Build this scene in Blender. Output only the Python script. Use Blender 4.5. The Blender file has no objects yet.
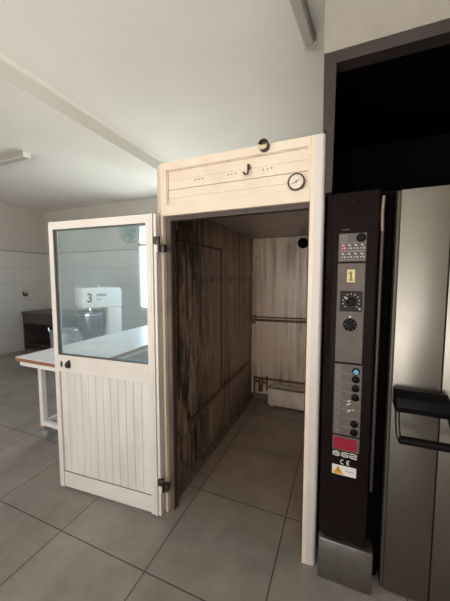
import bpy, bmesh, math, random
from mathutils import Vector, Matrix
random.seed(7)
C = bpy.context.scene.collection
SC = bpy.context.scene
PI = math.pi

# ------------------------------------------------------------------ camera, world, exposure
cd = bpy.data.cameras.new('camera')
cd.sensor_fit = 'HORIZONTAL'; cd.sensor_width = 36; cd.lens = 279.9 / 450 * 36
cd.clip_start = 0.02
cam = bpy.data.objects.new('camera', cd); C.objects.link(cam)
cam.location = (0, 0, 1.477)
cam.rotation_euler = (PI / 2 - 0.0784, 0, 0.3932)
SC.camera = cam

w = bpy.data.worlds.new('sky'); SC.world = w; w.use_nodes = True
bg = w.node_tree.nodes['Background']
SKY_FRONT, SKY_BACK, GROUND_GLOW = (2.6, 2.56, 2.5), (4.4, 5.4, 6.4), (6.3, 6.05, 5.65)   # hazy sky, bluer sky boosted behind, unseen ground brightened to lift the ceiling


def world_nodes():
    t = w.node_tree
    tc = t.nodes.new('ShaderNodeTexCoord'); sp = t.nodes.new('ShaderNodeSeparateXYZ')
    t.links.new(tc.outputs['Generated'], sp.inputs[0])
    def ramp(sock, a, b):
        r = t.nodes.new('ShaderNodeMapRange'); r.inputs[1].default_value = a; r.inputs[2].default_value = b
        t.links.new(sock, r.inputs[0]); return r.outputs[0]
    def mix(f, a, b):
        m = t.nodes.new('ShaderNodeMix'); m.data_type = 'RGBA'; t.links.new(f, m.inputs[0])
        for i, v in ((6, a), (7, b)):
            if isinstance(v, tuple): m.inputs[i].default_value = (*v, 1)
            else: t.links.new(v, m.inputs[i])
        return m.outputs[2]
    sky = mix(ramp(sp.outputs[1], -0.3, 0.3), SKY_FRONT, SKY_BACK)
    col = mix(ramp(sp.outputs[2], 0.0, -0.12), sky, GROUND_GLOW)
    t.links.new(col, bg.inputs[0])
    bg.inputs[1].default_value = 1.0


world_nodes()
SC.view_settings.view_transform = 'Standard'; SC.view_settings.look = 'None'
SC.view_settings.exposure = 0.45; SC.view_settings.gamma = 1
SC.cycles.use_denoising = True
SC.cycles.max_bounces = 10; SC.cycles.diffuse_bounces = 6; SC.cycles.transparent_max_bounces = 12
SC.cycles.sample_clamp_indirect = 6


def window_light(name, loc, sx, sy, rot, power=None, col=(1, 1, 1)):
    l = bpy.data.lights.new(name, 'AREA'); l.shape = 'RECTANGLE'; l.size = sx; l.size_y = sy
    l.color = col
    if power is None:
        l.cycles.is_portal = True
    else:
        l.energy = power
    o = bpy.data.objects.new(name, l); C.objects.link(o); o.location = loc; o.rotation_euler = rot
    return o


# daylight through the shop front behind the camera and through the back window (portals guide the sky)
FRONT = dict(x0=-3.15, x1=1.7, z0=0.10, z1=2.60, y=-2.6)
window_light('shop_front_daylight', ((FRONT['x0'] + FRONT['x1']) / 2, -2.62, 1.35), 4.85, 2.5, (PI / 2, 0, 0))
window_light('back_window_daylight', (-2.375, 4.40, 1.685), 2.35, 1.6, (-PI / 2, 0, 0))


# ------------------------------------------------------------------ materials
def nt(name):
    m = bpy.data.materials.new(name); m.use_nodes = True
    t = m.node_tree; return m, t, t.nodes['Principled BSDF']


def L(t, a, b): t.links.new(a, b)


def mat(name, col, rough=0.5, metal=0.0, col2=None, scale=8.0, stretch=(1, 1, 1), lo=0.35, hi=0.65, bump=0.0, bscale=60,
        spec=0.5, emit=None, coat=0.0):
    m, t, b = nt(name)
    b.inputs['Base Color'].default_value = (*col, 1)
    b.inputs['Roughness'].default_value = rough; b.inputs['Metallic'].default_value = metal
    b.inputs['Specular IOR Level'].default_value = spec
    if coat: b.inputs['Coat Weight'].default_value = coat
    tc = t.nodes.new('ShaderNodeTexCoord')
    if col2:
        mp = t.nodes.new('ShaderNodeMapping'); mp.inputs['Scale'].default_value = stretch
        L(t, tc.outputs['Object'], mp.inputs[0])
        n = t.nodes.new('ShaderNodeTexNoise'); n.inputs['Scale'].default_value = scale
        n.inputs['Detail'].default_value = 6; n.inputs['Roughness'].default_value = 0.6
        L(t, mp.outputs[0], n.inputs['Vector'])
        r = t.nodes.new('ShaderNodeValToRGB')
        r.color_ramp.elements[0].position = lo; r.color_ramp.elements[0].color = (*col, 1)
        r.color_ramp.elements[1].position = hi; r.color_ramp.elements[1].color = (*col2, 1)
        L(t, n.outputs['Fac'], r.inputs[0]); L(t, r.outputs[0], b.inputs['Base Color'])
    if bump:
        n2 = t.nodes.new('ShaderNodeTexNoise'); n2.inputs['Scale'].default_value = bscale; n2.inputs['Detail'].default_value = 4
        L(t, tc.outputs['Object'], n2.inputs['Vector'])
        bp = t.nodes.new('ShaderNodeBump'); bp.inputs['Strength'].default_value = bump; bp.inputs['Distance'].default_value = 0.005
        L(t, n2.outputs['Fac'], bp.inputs['Height']); L(t, bp.outputs[0], b.inputs['Normal'])
    return m


M = {}
M['plaster'] = mat('ceiling_plaster', (0.72, 0.69, 0.635), 0.85, col2=(0.77, 0.74, 0.685), scale=1.2, bump=0.15, bscale=30)
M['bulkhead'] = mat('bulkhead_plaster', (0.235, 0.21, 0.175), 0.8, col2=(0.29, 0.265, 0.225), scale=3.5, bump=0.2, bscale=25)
M['cream'] = mat('cream_paint', (0.62, 0.51, 0.395), 0.42, col2=(0.68, 0.575, 0.46), scale=6, bump=0.06, bscale=90)
M['recess_shade'] = mat('recess_shade_paint', (0.36, 0.25, 0.15), 0.45, col2=(0.60, 0.48, 0.35), scale=5, lo=0.3, hi=0.5)
M['post_grey'] = mat('aluminium_trim', (0.50, 0.445, 0.42), 0.42, 0.1, col2=(0.58, 0.53, 0.505), scale=5, stretch=(1, 1, 0.2))
M['groove'] = mat('groove_shadow_gap', (0.30, 0.22, 0.14), 0.7)
M['door_white'] = mat('door_white_paint', (0.64, 0.59, 0.54), 0.33, col2=(0.69, 0.645, 0.60), scale=5, bump=0.04, bscale=90)
M['door_panel'] = mat('door_plank_paint', (0.60, 0.58, 0.55), 0.36, col2=(0.69, 0.67, 0.64), scale=4, stretch=(3, 3, 0.5))
M['gasket'] = mat('dark_gasket', (0.055, 0.035, 0.028), 0.6)
M['hinge'] = mat('dark_bronze', (0.045, 0.028, 0.024), 0.4, 0.3)
M['black'] = mat('black_enamel', (0.009, 0.006, 0.006), 0.3, col2=(0.013, 0.009, 0.008), scale=5, spec=0.03)
M['blackmatt'] = mat('black_matt', (0.003, 0.0025, 0.0025), 0.7, spec=0.0)
M['rubber'] = mat('black_rubber', (0.005, 0.0045, 0.0045), 0.4, spec=0.07)
M['hoodgrey'] = mat('charcoal_metal', (0.035, 0.027, 0.026), 0.5, 0.1, col2=(0.048, 0.037, 0.035), scale=6, spec=0.2)
M['steel'] = mat('brushed_steel', (0.215, 0.196, 0.168), 0.36, 1.0, col2=(0.25, 0.229, 0.2), scale=3, stretch=(1, 1, 1), bump=0.03, bscale=120)
M['steel_dark'] = mat('dull_steel', (0.22, 0.205, 0.19), 0.36, 0.95, col2=(0.28, 0.265, 0.25), scale=14, bump=0.05, bscale=60)
M['olive'] = mat('olive_metal_edge', (0.06, 0.05, 0.036), 0.5, 0.2)
M['plate'] = mat('grey_brown_plate', (0.090, 0.070, 0.061), 0.5, col2=(0.108, 0.085, 0.074), spec=0.3, scale=20)
M['plate_line'] = mat('plate_print', (0.24, 0.20, 0.18), 0.5)
M['key'] = mat('key_print_light', (0.38, 0.34, 0.31), 0.5)
M['keydark'] = mat('key_print_dark', (0.05, 0.04, 0.035), 0.5)
M['redkey'] = mat('red_key', (0.22, 0.04, 0.03), 0.5)
M['yellowlabel'] = mat('pale_yellow_label', (0.55, 0.47, 0.20), 0.5)
M['gold'] = mat('gold_print', (0.20, 0.12, 0.015), 0.45)
M['dialface'] = mat('dial_face', (0.016, 0.012, 0.010), 0.5, spec=0.15)
M['white'] = mat('white_print', (0.62, 0.60, 0.57), 0.5)
M['blue'] = mat('blue_cap', (0.11, 0.27, 0.46), 0.35)
M['red'] = mat('red_sticker_film', (0.26, 0.012, 0.028), 0.5, spec=0.15)
M['redtext'] = mat('red_sticker_print', (0.16, 0.01, 0.02), 0.5)
M['orange'] = mat('warning_orange', (0.62, 0.29, 0.02), 0.45)
M['copper'] = mat('copper_conduit', (0.30, 0.23, 0.18), 0.35, 0.7)
M['pipe'] = mat('painted_pipe', (0.032, 0.025, 0.022), 0.45, 0.1)
M['tablemetal'] = mat('white_table_metal', (0.78, 0.76, 0.72), 0.45, col2=(0.84, 0.82, 0.78), scale=6)
M['rust'] = mat('rusty_metal', (0.30, 0.10, 0.04), 0.8, col2=(0.55, 0.40, 0.30), scale=60)
M['tabletop'] = mat('floury_worktop', (0.70, 0.68, 0.70), 0.32, col2=(0.82, 0.79, 0.81), scale=5, bump=0.05)
M['wood'] = mat('worn_brown_wood', (0.24, 0.095, 0.045), 0.6, col2=(0.38, 0.18, 0.10), scale=10, stretch=(0.4, 0.4, 4))
M['darkwood'] = mat('dark_shelf_wood', (0.06, 0.03, 0.018), 0.6)
M['jamb'] = mat('grubby_jamb', (0.075, 0.055, 0.042), 0.5, col2=(0.16, 0.12, 0.09), scale=9, stretch=(1, 1, 0.3))
M['castor'] = mat('grey_castor', (0.33, 0.33, 0.35), 0.5)
M['mixer'] = mat('white_enamel', (0.86, 0.87, 0.88), 0.25, col2=(0.90, 0.90, 0.90), scale=4)
M['mixermark'] = mat('dark_print', (0.10, 0.10, 0.12), 0.5)
M['chrome'] = mat('polished_steel', (0.62, 0.64, 0.66), 0.18, 1.0)
M['bowlsteel'] = mat('dark_steel_bowl', (0.16, 0.18, 0.21), 0.22, 0.95)
M['counter'] = mat('dark_counter', (0.055, 0.042, 0.042), 0.45, col2=(0.075, 0.058, 0.056), scale=8)
M['countertop'] = mat('dark_stone_top', (0.075, 0.062, 0.062), 0.4, col2=(0.11, 0.09, 0.09), scale=20)
M['fan'] = mat('grey_green_plastic', (0.20, 0.25, 0.20), 0.5)
M['lampgrey'] = mat('lamp_housing_grey', (0.33, 0.31, 0.27), 0.5)
M['diffuser'] = mat('lamp_diffuser', (0.42, 0.40, 0.35), 0.35)
M['endcap'] = mat('lamp_end_cap', (0.75, 0.73, 0.70), 0.4)
M['windowframe'] = mat('window_frame_paint', (0.80, 0.80, 0.78), 0.4)
M['outlet'] = mat('dark_red_plastic', (0.13, 0.025, 0.02), 0.4)
M['gaugeface'] = mat('gauge_face', (0.62, 0.54, 0.47), 0.3)
M['tape'] = mat('beige_tape', (0.52, 0.43, 0.28), 0.7)
M['tray'] = mat('stained_tray_metal', (0.42, 0.33, 0.25), 0.45, 0.2, col2=(0.62, 0.52, 0.42), scale=6)
M['brownpipe'] = mat('brown_stained_pipe', (0.10, 0.055, 0.03), 0.35, 0.3)


def math_node(t, op, a, b=None, b2=None):
    n = t.nodes.new('ShaderNodeMath'); n.operation = op
    for i, v in enumerate((a, b, b2)):
        if v is None: continue
        if hasattr(v, 'is_linked') or hasattr(v, 'links'): L(t, v, n.inputs[i])
        else: n.inputs[i].default_value = v
    return n.outputs[0]


def floor_material():
    m, t, b = nt('grey_porcelain_tile')
    tc = t.nodes.new('ShaderNodeTexCoord')
    mp = t.nodes.new('ShaderNodeMapping'); mp.inputs['Location'].default_value = (0.8727 + 0.0025, -1.0508 + 0.0025, 0)
    L(t, tc.outputs['Object'], mp.inputs[0])
    br = t.nodes.new('ShaderNodeTexBrick'); br.offset = 0; br.squash = 1
    br.inputs['Scale'].default_value = 1; br.inputs['Brick Width'].default_value = 0.6; br.inputs['Row Height'].default_value = 0.6
    br.inputs['Mortar Size'].default_value = 0.0036; br.inputs['Mortar Smooth'].default_value = 0.3
    br.inputs['Color1'].default_value = (0.238, 0.215, 0.191, 1); br.inputs['Color2'].default_value = (0.266, 0.242, 0.217, 1)
    br.inputs['Mortar'].default_value = (0.055, 0.045, 0.038, 1)
    L(t, mp.outputs[0], br.inputs['Vector'])
    n = t.nodes.new('ShaderNodeTexNoise'); n.inputs['Scale'].default_value = 3.2; n.inputs['Detail'].default_value = 7; n.inputs['Roughness'].default_value = 0.65
    L(t, tc.outputs['Object'], n.inputs['Vector'])
    r = t.nodes.new('ShaderNodeMapRange'); r.inputs[1].default_value = 0.3; r.inputs[2].default_value = 0.7
    r.inputs[3].default_value = 0.74; r.inputs[4].default_value = 1.24
    L(t, n.outputs['Fac'], r.inputs[0])
    mx = t.nodes.new('ShaderNodeMix'); mx.data_type = 'RGBA'; mx.blend_type = 'MULTIPLY'; mx.inputs[0].default_value = 1
    L(t, br.outputs['Color'], mx.inputs[6]); L(t, r.outputs[0], mx.inputs[7])
    # browner, darker tint on the chamber's own floor, fading in from the doorway
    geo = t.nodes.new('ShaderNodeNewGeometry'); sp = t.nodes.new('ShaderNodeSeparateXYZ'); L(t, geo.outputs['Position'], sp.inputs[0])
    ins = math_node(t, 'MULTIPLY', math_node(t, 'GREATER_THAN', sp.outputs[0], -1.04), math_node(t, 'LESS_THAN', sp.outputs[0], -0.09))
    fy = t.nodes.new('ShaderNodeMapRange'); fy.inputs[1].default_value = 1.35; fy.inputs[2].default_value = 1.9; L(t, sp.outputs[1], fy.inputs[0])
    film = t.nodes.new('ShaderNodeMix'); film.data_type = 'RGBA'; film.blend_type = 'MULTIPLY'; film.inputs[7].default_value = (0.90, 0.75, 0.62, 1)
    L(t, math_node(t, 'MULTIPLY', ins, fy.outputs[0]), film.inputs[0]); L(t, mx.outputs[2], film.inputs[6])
    L(t, film.outputs[2], b.inputs['Base Color'])
    rr = t.nodes.new('ShaderNodeMapRange'); rr.inputs[3].default_value = 0.34; rr.inputs[4].default_value = 0.50
    L(t, n.outputs['Fac'], rr.inputs[0]); L(t, rr.outputs[0], b.inputs['Roughness'])
    bp = t.nodes.new('ShaderNodeBump'); bp.invert = True; bp.inputs['Strength'].default_value = 0.5; bp.inputs['Distance'].default_value = 0.003
    L(t, br.outputs['Fac'], bp.inputs['Height']); L(t, bp.outputs[0], b.inputs['Normal'])
    return m


def wall_material():
    """pale wall tiles up to 2.02 m, paint above; joints every 33 cm"""
    m, t, b = nt('tiled_wall')
    geo = t.nodes.new('ShaderNodeNewGeometry'); sp = t.nodes.new('ShaderNodeSeparateXYZ')
    L(t, geo.outputs['Position'], sp.inputs[0])
    z = sp.outputs[2]; h = math_node(t, 'ADD', sp.outputs[0], sp.outputs[1])
    zz = math_node(t, 'MODULO', math_node(t, 'ADD', z, 0.29), 0.33)
    jz = math_node(t, 'LESS_THAN', zz, 0.006)
    hh = math_node(t, 'MODULO', math_node(t, 'ADD', h, 20), 0.5)
    jh = math_node(t, 'MULTIPLY', math_node(t, 'LESS_THAN', hh, 0.004), 0.35)
    j = math_node(t, 'MAXIMUM', jz, jh)
    below = math_node(t, 'LESS_THAN', z, 2.02)
    j = math_node(t, 'MULTIPLY', j, below)
    n = t.nodes.new('ShaderNodeTexNoise'); n.inputs['Scale'].default_value = 1.5; n.inputs['Detail'].default_value = 5
    tc = t.nodes.new('ShaderNodeTexCoord'); L(t, tc.outputs['Object'], n.inputs['Vector'])
    r = t.nodes.new('ShaderNodeMix'); r.data_type = 'RGBA'
    r.inputs[6].default_value = (0.50, 0.49, 0.47, 1); r.inputs[7].default_value = (0.56, 0.55, 0.53, 1); L(t, n.outputs['Fac'], r.inputs[0])
    pt = t.nodes.new('ShaderNodeMix'); pt.data_type = 'RGBA'; pt.inputs[6].default_value = (0.49, 0.46, 0.42, 1)
    L(t, below, pt.inputs[0]); L(t, r.outputs[2], pt.inputs[7])
    jm = t.nodes.new('ShaderNodeMix'); jm.data_type = 'RGBA'; jm.inputs[7].default_value = (0.30, 0.28, 0.26, 1)
    L(t, j, jm.inputs[0]); L(t, pt.outputs[2], jm.inputs[6])
    L(t, jm.outputs[2], b.inputs['Base Color'])
    rg = t.nodes.new('ShaderNodeMapRange'); rg.inputs[3].default_value = 0.8; rg.inputs[4].default_value = 0.4
    L(t, below, rg.inputs[0]); L(t, rg.outputs[0], b.inputs['Roughness'])
    return m


def chamber_material(name, base, base2, dirt, amount, drips=False):
    """old painted panel boards with vertical brown runs and blotches of dirt"""
    m, t, b = nt(name)
    geo = t.nodes.new('ShaderNodeNewGeometry')
    def noise(scale, stretch, detail=6, rough=0.6):
        mp = t.nodes.new('ShaderNodeMapping'); mp.inputs['Scale'].default_value = stretch
        L(t, geo.outputs['Position'], mp.inputs[0])
        n = t.nodes.new('ShaderNodeTexNoise'); n.inputs['Scale'].default_value = scale
        n.inputs['Detail'].default_value = detail; n.inputs['Roughness'].default_value = rough
        L(t, mp.outputs[0], n.inputs['Vector']); return n.outputs['Fac']
    def mr(v, a, c):
        r = t.nodes.new('ShaderNodeMapRange'); r.inputs[1].default_value = a; r.inputs[2].default_value = c
        L(t, v, r.inputs[0]); return r.outputs[0]
    streak = mr(noise(9, (1.6, 1.6, 0.06), 5), 0.44, 0.62)
    blotch = mr(noise(2.2, (1, 1, 0.8), 8, 0.7), 0.38, 0.58)
    fine = mr(noise(22, (1, 1, 0.35), 8, 0.75), 0.48, 0.64) if drips else mr(noise(30, (1, 1, 0.03), 3, 0.5), 0.52, 0.72)
    d = math_node(t, 'MULTIPLY', math_node(t, 'MAXIMUM', streak, fine), math_node(t, 'ADD', math_node(t, 'MULTIPLY', blotch, 0.8), 0.2))
    sp = t.nodes.new('ShaderNodeSeparateXYZ'); L(t, geo.outputs['Position'], sp.inputs[0])
    if drips:
        # the grubby strip by the doorway and a row of brown run marks where a rail was bolted
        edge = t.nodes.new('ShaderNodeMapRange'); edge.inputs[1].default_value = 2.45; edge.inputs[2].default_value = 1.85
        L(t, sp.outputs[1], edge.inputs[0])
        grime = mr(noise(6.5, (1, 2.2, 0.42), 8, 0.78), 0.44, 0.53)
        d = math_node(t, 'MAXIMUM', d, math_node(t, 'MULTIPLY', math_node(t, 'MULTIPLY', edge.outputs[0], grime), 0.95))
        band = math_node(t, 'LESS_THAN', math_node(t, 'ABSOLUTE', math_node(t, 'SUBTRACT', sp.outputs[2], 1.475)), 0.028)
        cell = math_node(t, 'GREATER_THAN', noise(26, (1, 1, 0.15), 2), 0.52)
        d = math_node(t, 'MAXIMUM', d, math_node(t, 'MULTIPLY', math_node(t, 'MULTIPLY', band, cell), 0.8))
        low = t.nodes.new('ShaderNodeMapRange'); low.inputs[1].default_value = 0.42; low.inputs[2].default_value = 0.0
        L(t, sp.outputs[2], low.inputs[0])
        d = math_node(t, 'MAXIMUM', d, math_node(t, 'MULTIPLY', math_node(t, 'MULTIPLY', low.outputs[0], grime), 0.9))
    d = math_node(t, 'MULTIPLY', d, amount)
    base_mix = t.nodes.new('ShaderNodeMix'); base_mix.data_type = 'RGBA'
    base_mix.inputs[6].default_value = (*base, 1); base_mix.inputs[7].default_value = (*base2, 1)
    L(t, noise(1.4, (1, 1, 0.6)), base_mix.inputs[0])
    mx = t.nodes.new('ShaderNodeMix'); mx.data_type = 'RGBA'; mx.inputs[7].default_value = (*dirt, 1)
    L(t, d, mx.inputs[0]); L(t, base_mix.outputs[2], mx.inputs[6])
    L(t, mx.outputs[2], b.inputs['Base Color'])
    b.inputs['Roughness'].default_value = 0.38
    return m


def glass_material(name, dust_haze):
    """clear pane with painted-in daylight haze on a thin bluish film of dust"""
    m, t, b = nt(name)
    t.nodes.remove(b)
    out = t.nodes['Material Output']
    tr = t.nodes.new('ShaderNodeBsdfTransparent'); tr.inputs[0].default_value = (0.93, 0.97, 0.97, 1)
    gl = t.nodes.new('ShaderNodeBsdfGlossy'); gl.inputs['Roughness'].default_value = 0.03
    lw = t.nodes.new('ShaderNodeLayerWeight'); lw.inputs[0].default_value = 0.5
    fr = t.nodes.new('ShaderNodeMath'); fr.operation = 'MULTIPLY_ADD'; fr.inputs[1].default_value = 0.55; fr.inputs[2].default_value = 0.035
    L(t, math_node(t, 'POWER', lw.outputs['Facing'], 4.0), fr.inputs[0])
    a = t.nodes.new('ShaderNodeMixShader'); L(t, fr.outputs[0], a.inputs[0]); L(t, tr.outputs[0], a.inputs[1]); L(t, gl.outputs[0], a.inputs[2])
    df = t.nodes.new('ShaderNodeBsdfTranslucent'); df.inputs[0].default_value = (0.80, 0.90, 0.93, 1)  # bluish scatter paints the daylight haze into the pane
    d2 = t.nodes.new('ShaderNodeBsdfDiffuse'); d2.inputs[0].default_value = (0.72, 0.84, 0.88, 1)
    dd = t.nodes.new('ShaderNodeMixShader'); L(t, df.outputs[0], dd.inputs[1]); L(t, d2.outputs[0], dd.inputs[2]); dd.inputs[0].default_value = 0.5
    tc = t.nodes.new('ShaderNodeTexCoord'); n = t.nodes.new('ShaderNodeTexNoise'); n.inputs['Scale'].default_value = 4; n.inputs['Detail'].default_value = 5
    L(t, tc.outputs['Object'], n.inputs['Vector'])
    mr = t.nodes.new('ShaderNodeMapRange'); mr.inputs[1].default_value = 0.3; mr.inputs[2].default_value = 0.7
    mr.inputs[3].default_value = dust_haze * 0.7; mr.inputs[4].default_value = dust_haze * 1.3
    L(t, n.outputs['Fac'], mr.inputs[0])
    fin = t.nodes.new('ShaderNodeMixShader'); L(t, mr.outputs[0], fin.inputs[0]); L(t, a.outputs[0], fin.inputs[1]); L(t, dd.outputs[0], fin.inputs[2])
    L(t, fin.outputs[0], out.inputs[0])
    return m


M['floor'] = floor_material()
M['wall'] = wall_material()
M['glass'] = glass_material('dusty_hazy_glass', 0.10)
M['winglass'] = glass_material('window_glass', 0.06)
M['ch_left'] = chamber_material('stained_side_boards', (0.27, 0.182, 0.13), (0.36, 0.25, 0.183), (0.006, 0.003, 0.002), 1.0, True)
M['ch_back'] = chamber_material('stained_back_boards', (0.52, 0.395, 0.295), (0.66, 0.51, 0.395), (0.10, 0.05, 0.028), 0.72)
M['ch_roof'] = chamber_material('stained_roof_board', (0.33, 0.27, 0.235), (0.41, 0.34, 0.295), (0.10, 0.07, 0.05), 0.6)


# ------------------------------------------------------------------ geometry helpers
def world_of(o):
    m = Matrix.Identity(4)
    while o:
        m = o.matrix_basis @ m; o = o.parent
    return m


class MB:
    """collects shapes and links them as ONE mesh object; coordinates are local to the parent, or world when world=True"""
    def __init__(s): s.b = bmesh.new()

    def box(s, x0, x1, y0, y1, z0, z1, bev=0.0, rot=None, piv=None):
        t = bmesh.new(); bmesh.ops.create_cube(t, size=1)
        for v in t.verts:
            v.co = Vector(((x0 + x1) / 2 + v.co.x * (x1 - x0), (y0 + y1) / 2 + v.co.y * (y1 - y0), (z0 + z1) / 2 + v.co.z * (z1 - z0)))
        if bev: bmesh.ops.bevel(t, geom=t.edges[:], offset=bev, segments=2, affect='EDGES', profile=0.5)
        if rot is not None:
            p = Vector(piv or ((x0 + x1) / 2, (y0 + y1) / 2, (z0 + z1) / 2))
            bmesh.ops.transform(t, matrix=Matrix.Translation(p) @ rot.to_4x4() @ Matrix.Translation(-p), verts=t.verts)
        return s.merge(t)

    def merge(s, t):
        me = bpy.data.meshes.new('tmp'); t.to_mesh(me); t.free(); s.b.from_mesh(me); bpy.data.meshes.remove(me); return s

    def prism(s, poly, a0, a1, axis='z', bev=0.0):
        """poly in the two other axes (x,y for z; x,z for y; y,z for x)"""
        t = bmesh.new()
        def P(p, a):
            return {'z': (p[0], p[1], a), 'y': (p[0], a, p[1]), 'x': (a, p[0], p[1])}[axis]
        v0 = [t.verts.new(P(p, a0)) for p in poly]; v1 = [t.verts.new(P(p, a1)) for p in poly]
        n = len(poly)
        t.faces.new(v0); t.faces.new(v1[::-1])
        for i in range(n): t.faces.new((v0[i], v1[i], v1[(i + 1) % n], v0[(i + 1) % n]))
        bmesh.ops.recalc_face_normals(t, faces=t.faces)
        if bev: bmesh.ops.bevel(t, geom=t.edges[:], offset=bev, segments=2, affect='EDGES', profile=0.5)
        return s.merge(t)

    def cyl(s, a, b, r, r2=None, seg=20, bev=0):
        a, b = Vector(a), Vector(b); d = b - a; t = bmesh.new()
        bmesh.ops.create_cone(t, cap_ends=True, segments=seg, radius1=r, radius2=r if r2 is None else r2, depth=d.length)
        if bev: bmesh.ops.bevel(t, geom=[e for e in t.edges if len(e.link_faces) == 2 and any(len(f.verts) > 4 for f in e.link_faces)], offset=bev, segments=2, affect='EDGES')
        q = d.to_track_quat('Z', 'Y').to_matrix().to_4x4()
        bmesh.ops.transform(t, matrix=Matrix.Translation((a + b) / 2) @ q, verts=t.verts)
        return s.merge(t)

    def tube(s, pts, r, seg=12):
        """round tube along a polyline, with caps"""
        pts = [Vector(p) for p in pts]; t = bmesh.new(); rings = []
        up = Vector((0, 0, 1))
        for i, p in enumerate(pts):
            d = (pts[min(i + 1, len(pts) - 1)] - pts[max(i - 1, 0)]).normalized()
            u = d.cross(up)
            if u.length < 1e-3: u = d.cross(Vector((1, 0, 0)))
            u.normalize(); v = d.cross(u).normalized()
            rr = r[i] if isinstance(r, (list, tuple)) else r
            rings.append([t.verts.new(p + u * math.cos(2 * PI * k / seg) * rr + v * math.sin(2 * PI * k / seg) * rr) for k in range(seg)])
        for a, b in zip(rings, rings[1:]):
            best = min(range(seg), key=lambda o: sum((a[k].co - b[(k + o) % seg].co).length for k in range(seg)))
            for k in range(seg): t.faces.new((a[k], a[(k + 1) % seg], b[(k + 1 + best) % seg], b[(k + best) % seg]))
        t.faces.new(rings[0]); t.faces.new(rings[-1])
        bmesh.ops.recalc_face_normals(t, faces=t.faces)
        return s.merge(t)

    def lathe(s, prof, c=(0, 0, 0), seg=40, axis='z'):
        """profile of (r, h) pairs turned about an axis through c"""
        t = bmesh.new(); rings = []
        def P(r, h, a):
            x, y = r * math.cos(a), r * math.sin(a)
            q = {'z': (x, y, h), 'y': (x, h, y), 'x': (h, x, y)}[axis]
            return (c[0] + q[0], c[1] + q[1], c[2] + q[2])
        for r, h in prof:
            rings.append([t.verts.new(P(r, h, 2 * PI * k / seg)) for k in range(seg)] if r > 1e-6 else [t.verts.new(P(0, h, 0))])
        for a, b in zip(rings, rings[1:]):
            if len(a) == 1 and len(b) == 1: continue
            for k in range(seg):
                k2 = (k + 1) % seg
                if len(a) == 1: t.faces.new((a[0], b[k], b[k2]))
                elif len(b) == 1: t.faces.new((a[k], a[k2], b[0]))
                else: t.faces.new((a[k], a[k2], b[k2], b[k]))
        bmesh.ops.recalc_face_normals(t, faces=t.faces)
        return s.merge(t)

    def move(s, m): bmesh.ops.transform(s.b, matrix=m, verts=s.b.verts); return s

    def build(s, name, material, parent=None, world=True, smooth=True):
        me = bpy.data.meshes.new(name)
        if parent is not None and world:
            bmesh.ops.transform(s.b, matrix=world_of(parent).inverted(), verts=s.b.verts)
        s.b.to_mesh(me); s.b.free()
        me.materials.append(material)
        if smooth:
            try:
                me.shade_smooth(); me.set_sharp_from_angle(angle=math.radians(35))
            except Exception: pass
        o = bpy.data.objects.new(name, me); C.objects.link(o)
        if parent is not None: o.parent = parent
        return o


def tag(o, label, cat, group=None):
    o['label'] = label; o['category'] = cat
    if group: o['group'] = group
    return o


def thing(name, label, cat, loc=(0, 0, 0), rz=0.0, group=None):
    o = bpy.data.objects.new(name, None); C.objects.link(o); o.location = loc; o.rotation_euler = (0, 0, rz)
    o.empty_display_size = 0.1
    return tag(o, label, cat, group)


def struct(o):
    o['kind'] = 'structure'; return o


def text_mesh(body, size, bold=0.0, depth=0.0006, sx=1.0):
    """lettering as mesh verts in the x,z plane facing -y, centred on the origin"""
    cu = bpy.data.curves.new('t', 'FONT'); cu.body = body; cu.size = size; cu.align_x = 'CENTER'; cu.align_y = 'CENTER'
    cu.extrude = depth; cu.offset = bold
    o = bpy.data.objects.new('t', cu); C.objects.link(o)
    dg = bpy.context.evaluated_depsgraph_get(); dg.update()
    me = bpy.data.meshes.new_from_object(o.evaluated_get(dg))
    bpy.data.objects.remove(o); bpy.data.curves.remove(cu)
    t = bmesh.new(); t.from_mesh(me); bpy.data.meshes.remove(me)
    bmesh.ops.transform(t, matrix=Matrix.Rotation(PI / 2, 4, 'X') @ Matrix.Diagonal((sx, 1, 1, 1)), verts=t.verts)
    return t


# ------------------------------------------------------------------ the room
XL, XR, YB, YF, ZC = -6.08, 2.1, 4.28, FRONT['y'], 2.93
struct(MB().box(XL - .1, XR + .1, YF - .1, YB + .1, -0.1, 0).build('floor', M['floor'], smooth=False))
struct(MB().box(XL - .1, XR + .1, YF - .1, YB + .1, ZC, ZC + .1).build('ceiling', M['plaster'], smooth=False))
struct(MB().box(XL - .1, XL, YF - .1, YB + .1, 0, ZC).build('wall_left', M['wall'], smooth=False))
struct(MB().box(XR, XR + .1, YF - .1, YB + .1, 0, ZC).build('wall_right', M['wall'], smooth=False))
WX0, WX1, WZ0, WZ1 = -3.55, -1.20, 0.884, 2.49  # right part, hidden behind the chamber, widened to light the back room
b = MB()
b.box(XL, WX0, YB, YB + .1, 0, ZC).box(WX1, XR, YB, YB + .1, 0, ZC).box(WX0, WX1, YB, YB + .1, 0, WZ0).box(WX0, WX1, YB, YB + .1, WZ1, ZC)
struct(b.build('wall_back', M['wall'], smooth=False))
b = MB(); F = FRONT
b.box(XL, F['x0'], YF - .1, YF, 0, ZC).box(F['x1'], XR, YF - .1, YF, 0, ZC).box(F['x0'], F['x1'], YF - .1, YF, 0, F['z0']).box(F['x0'], F['x1'], YF - .1, YF, F['z1'], ZC).box(.55, F['x1'], YF - .1, YF, F['z0'], .95)
struct(b.build('wall_front', M['wall'], smooth=False))
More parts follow.
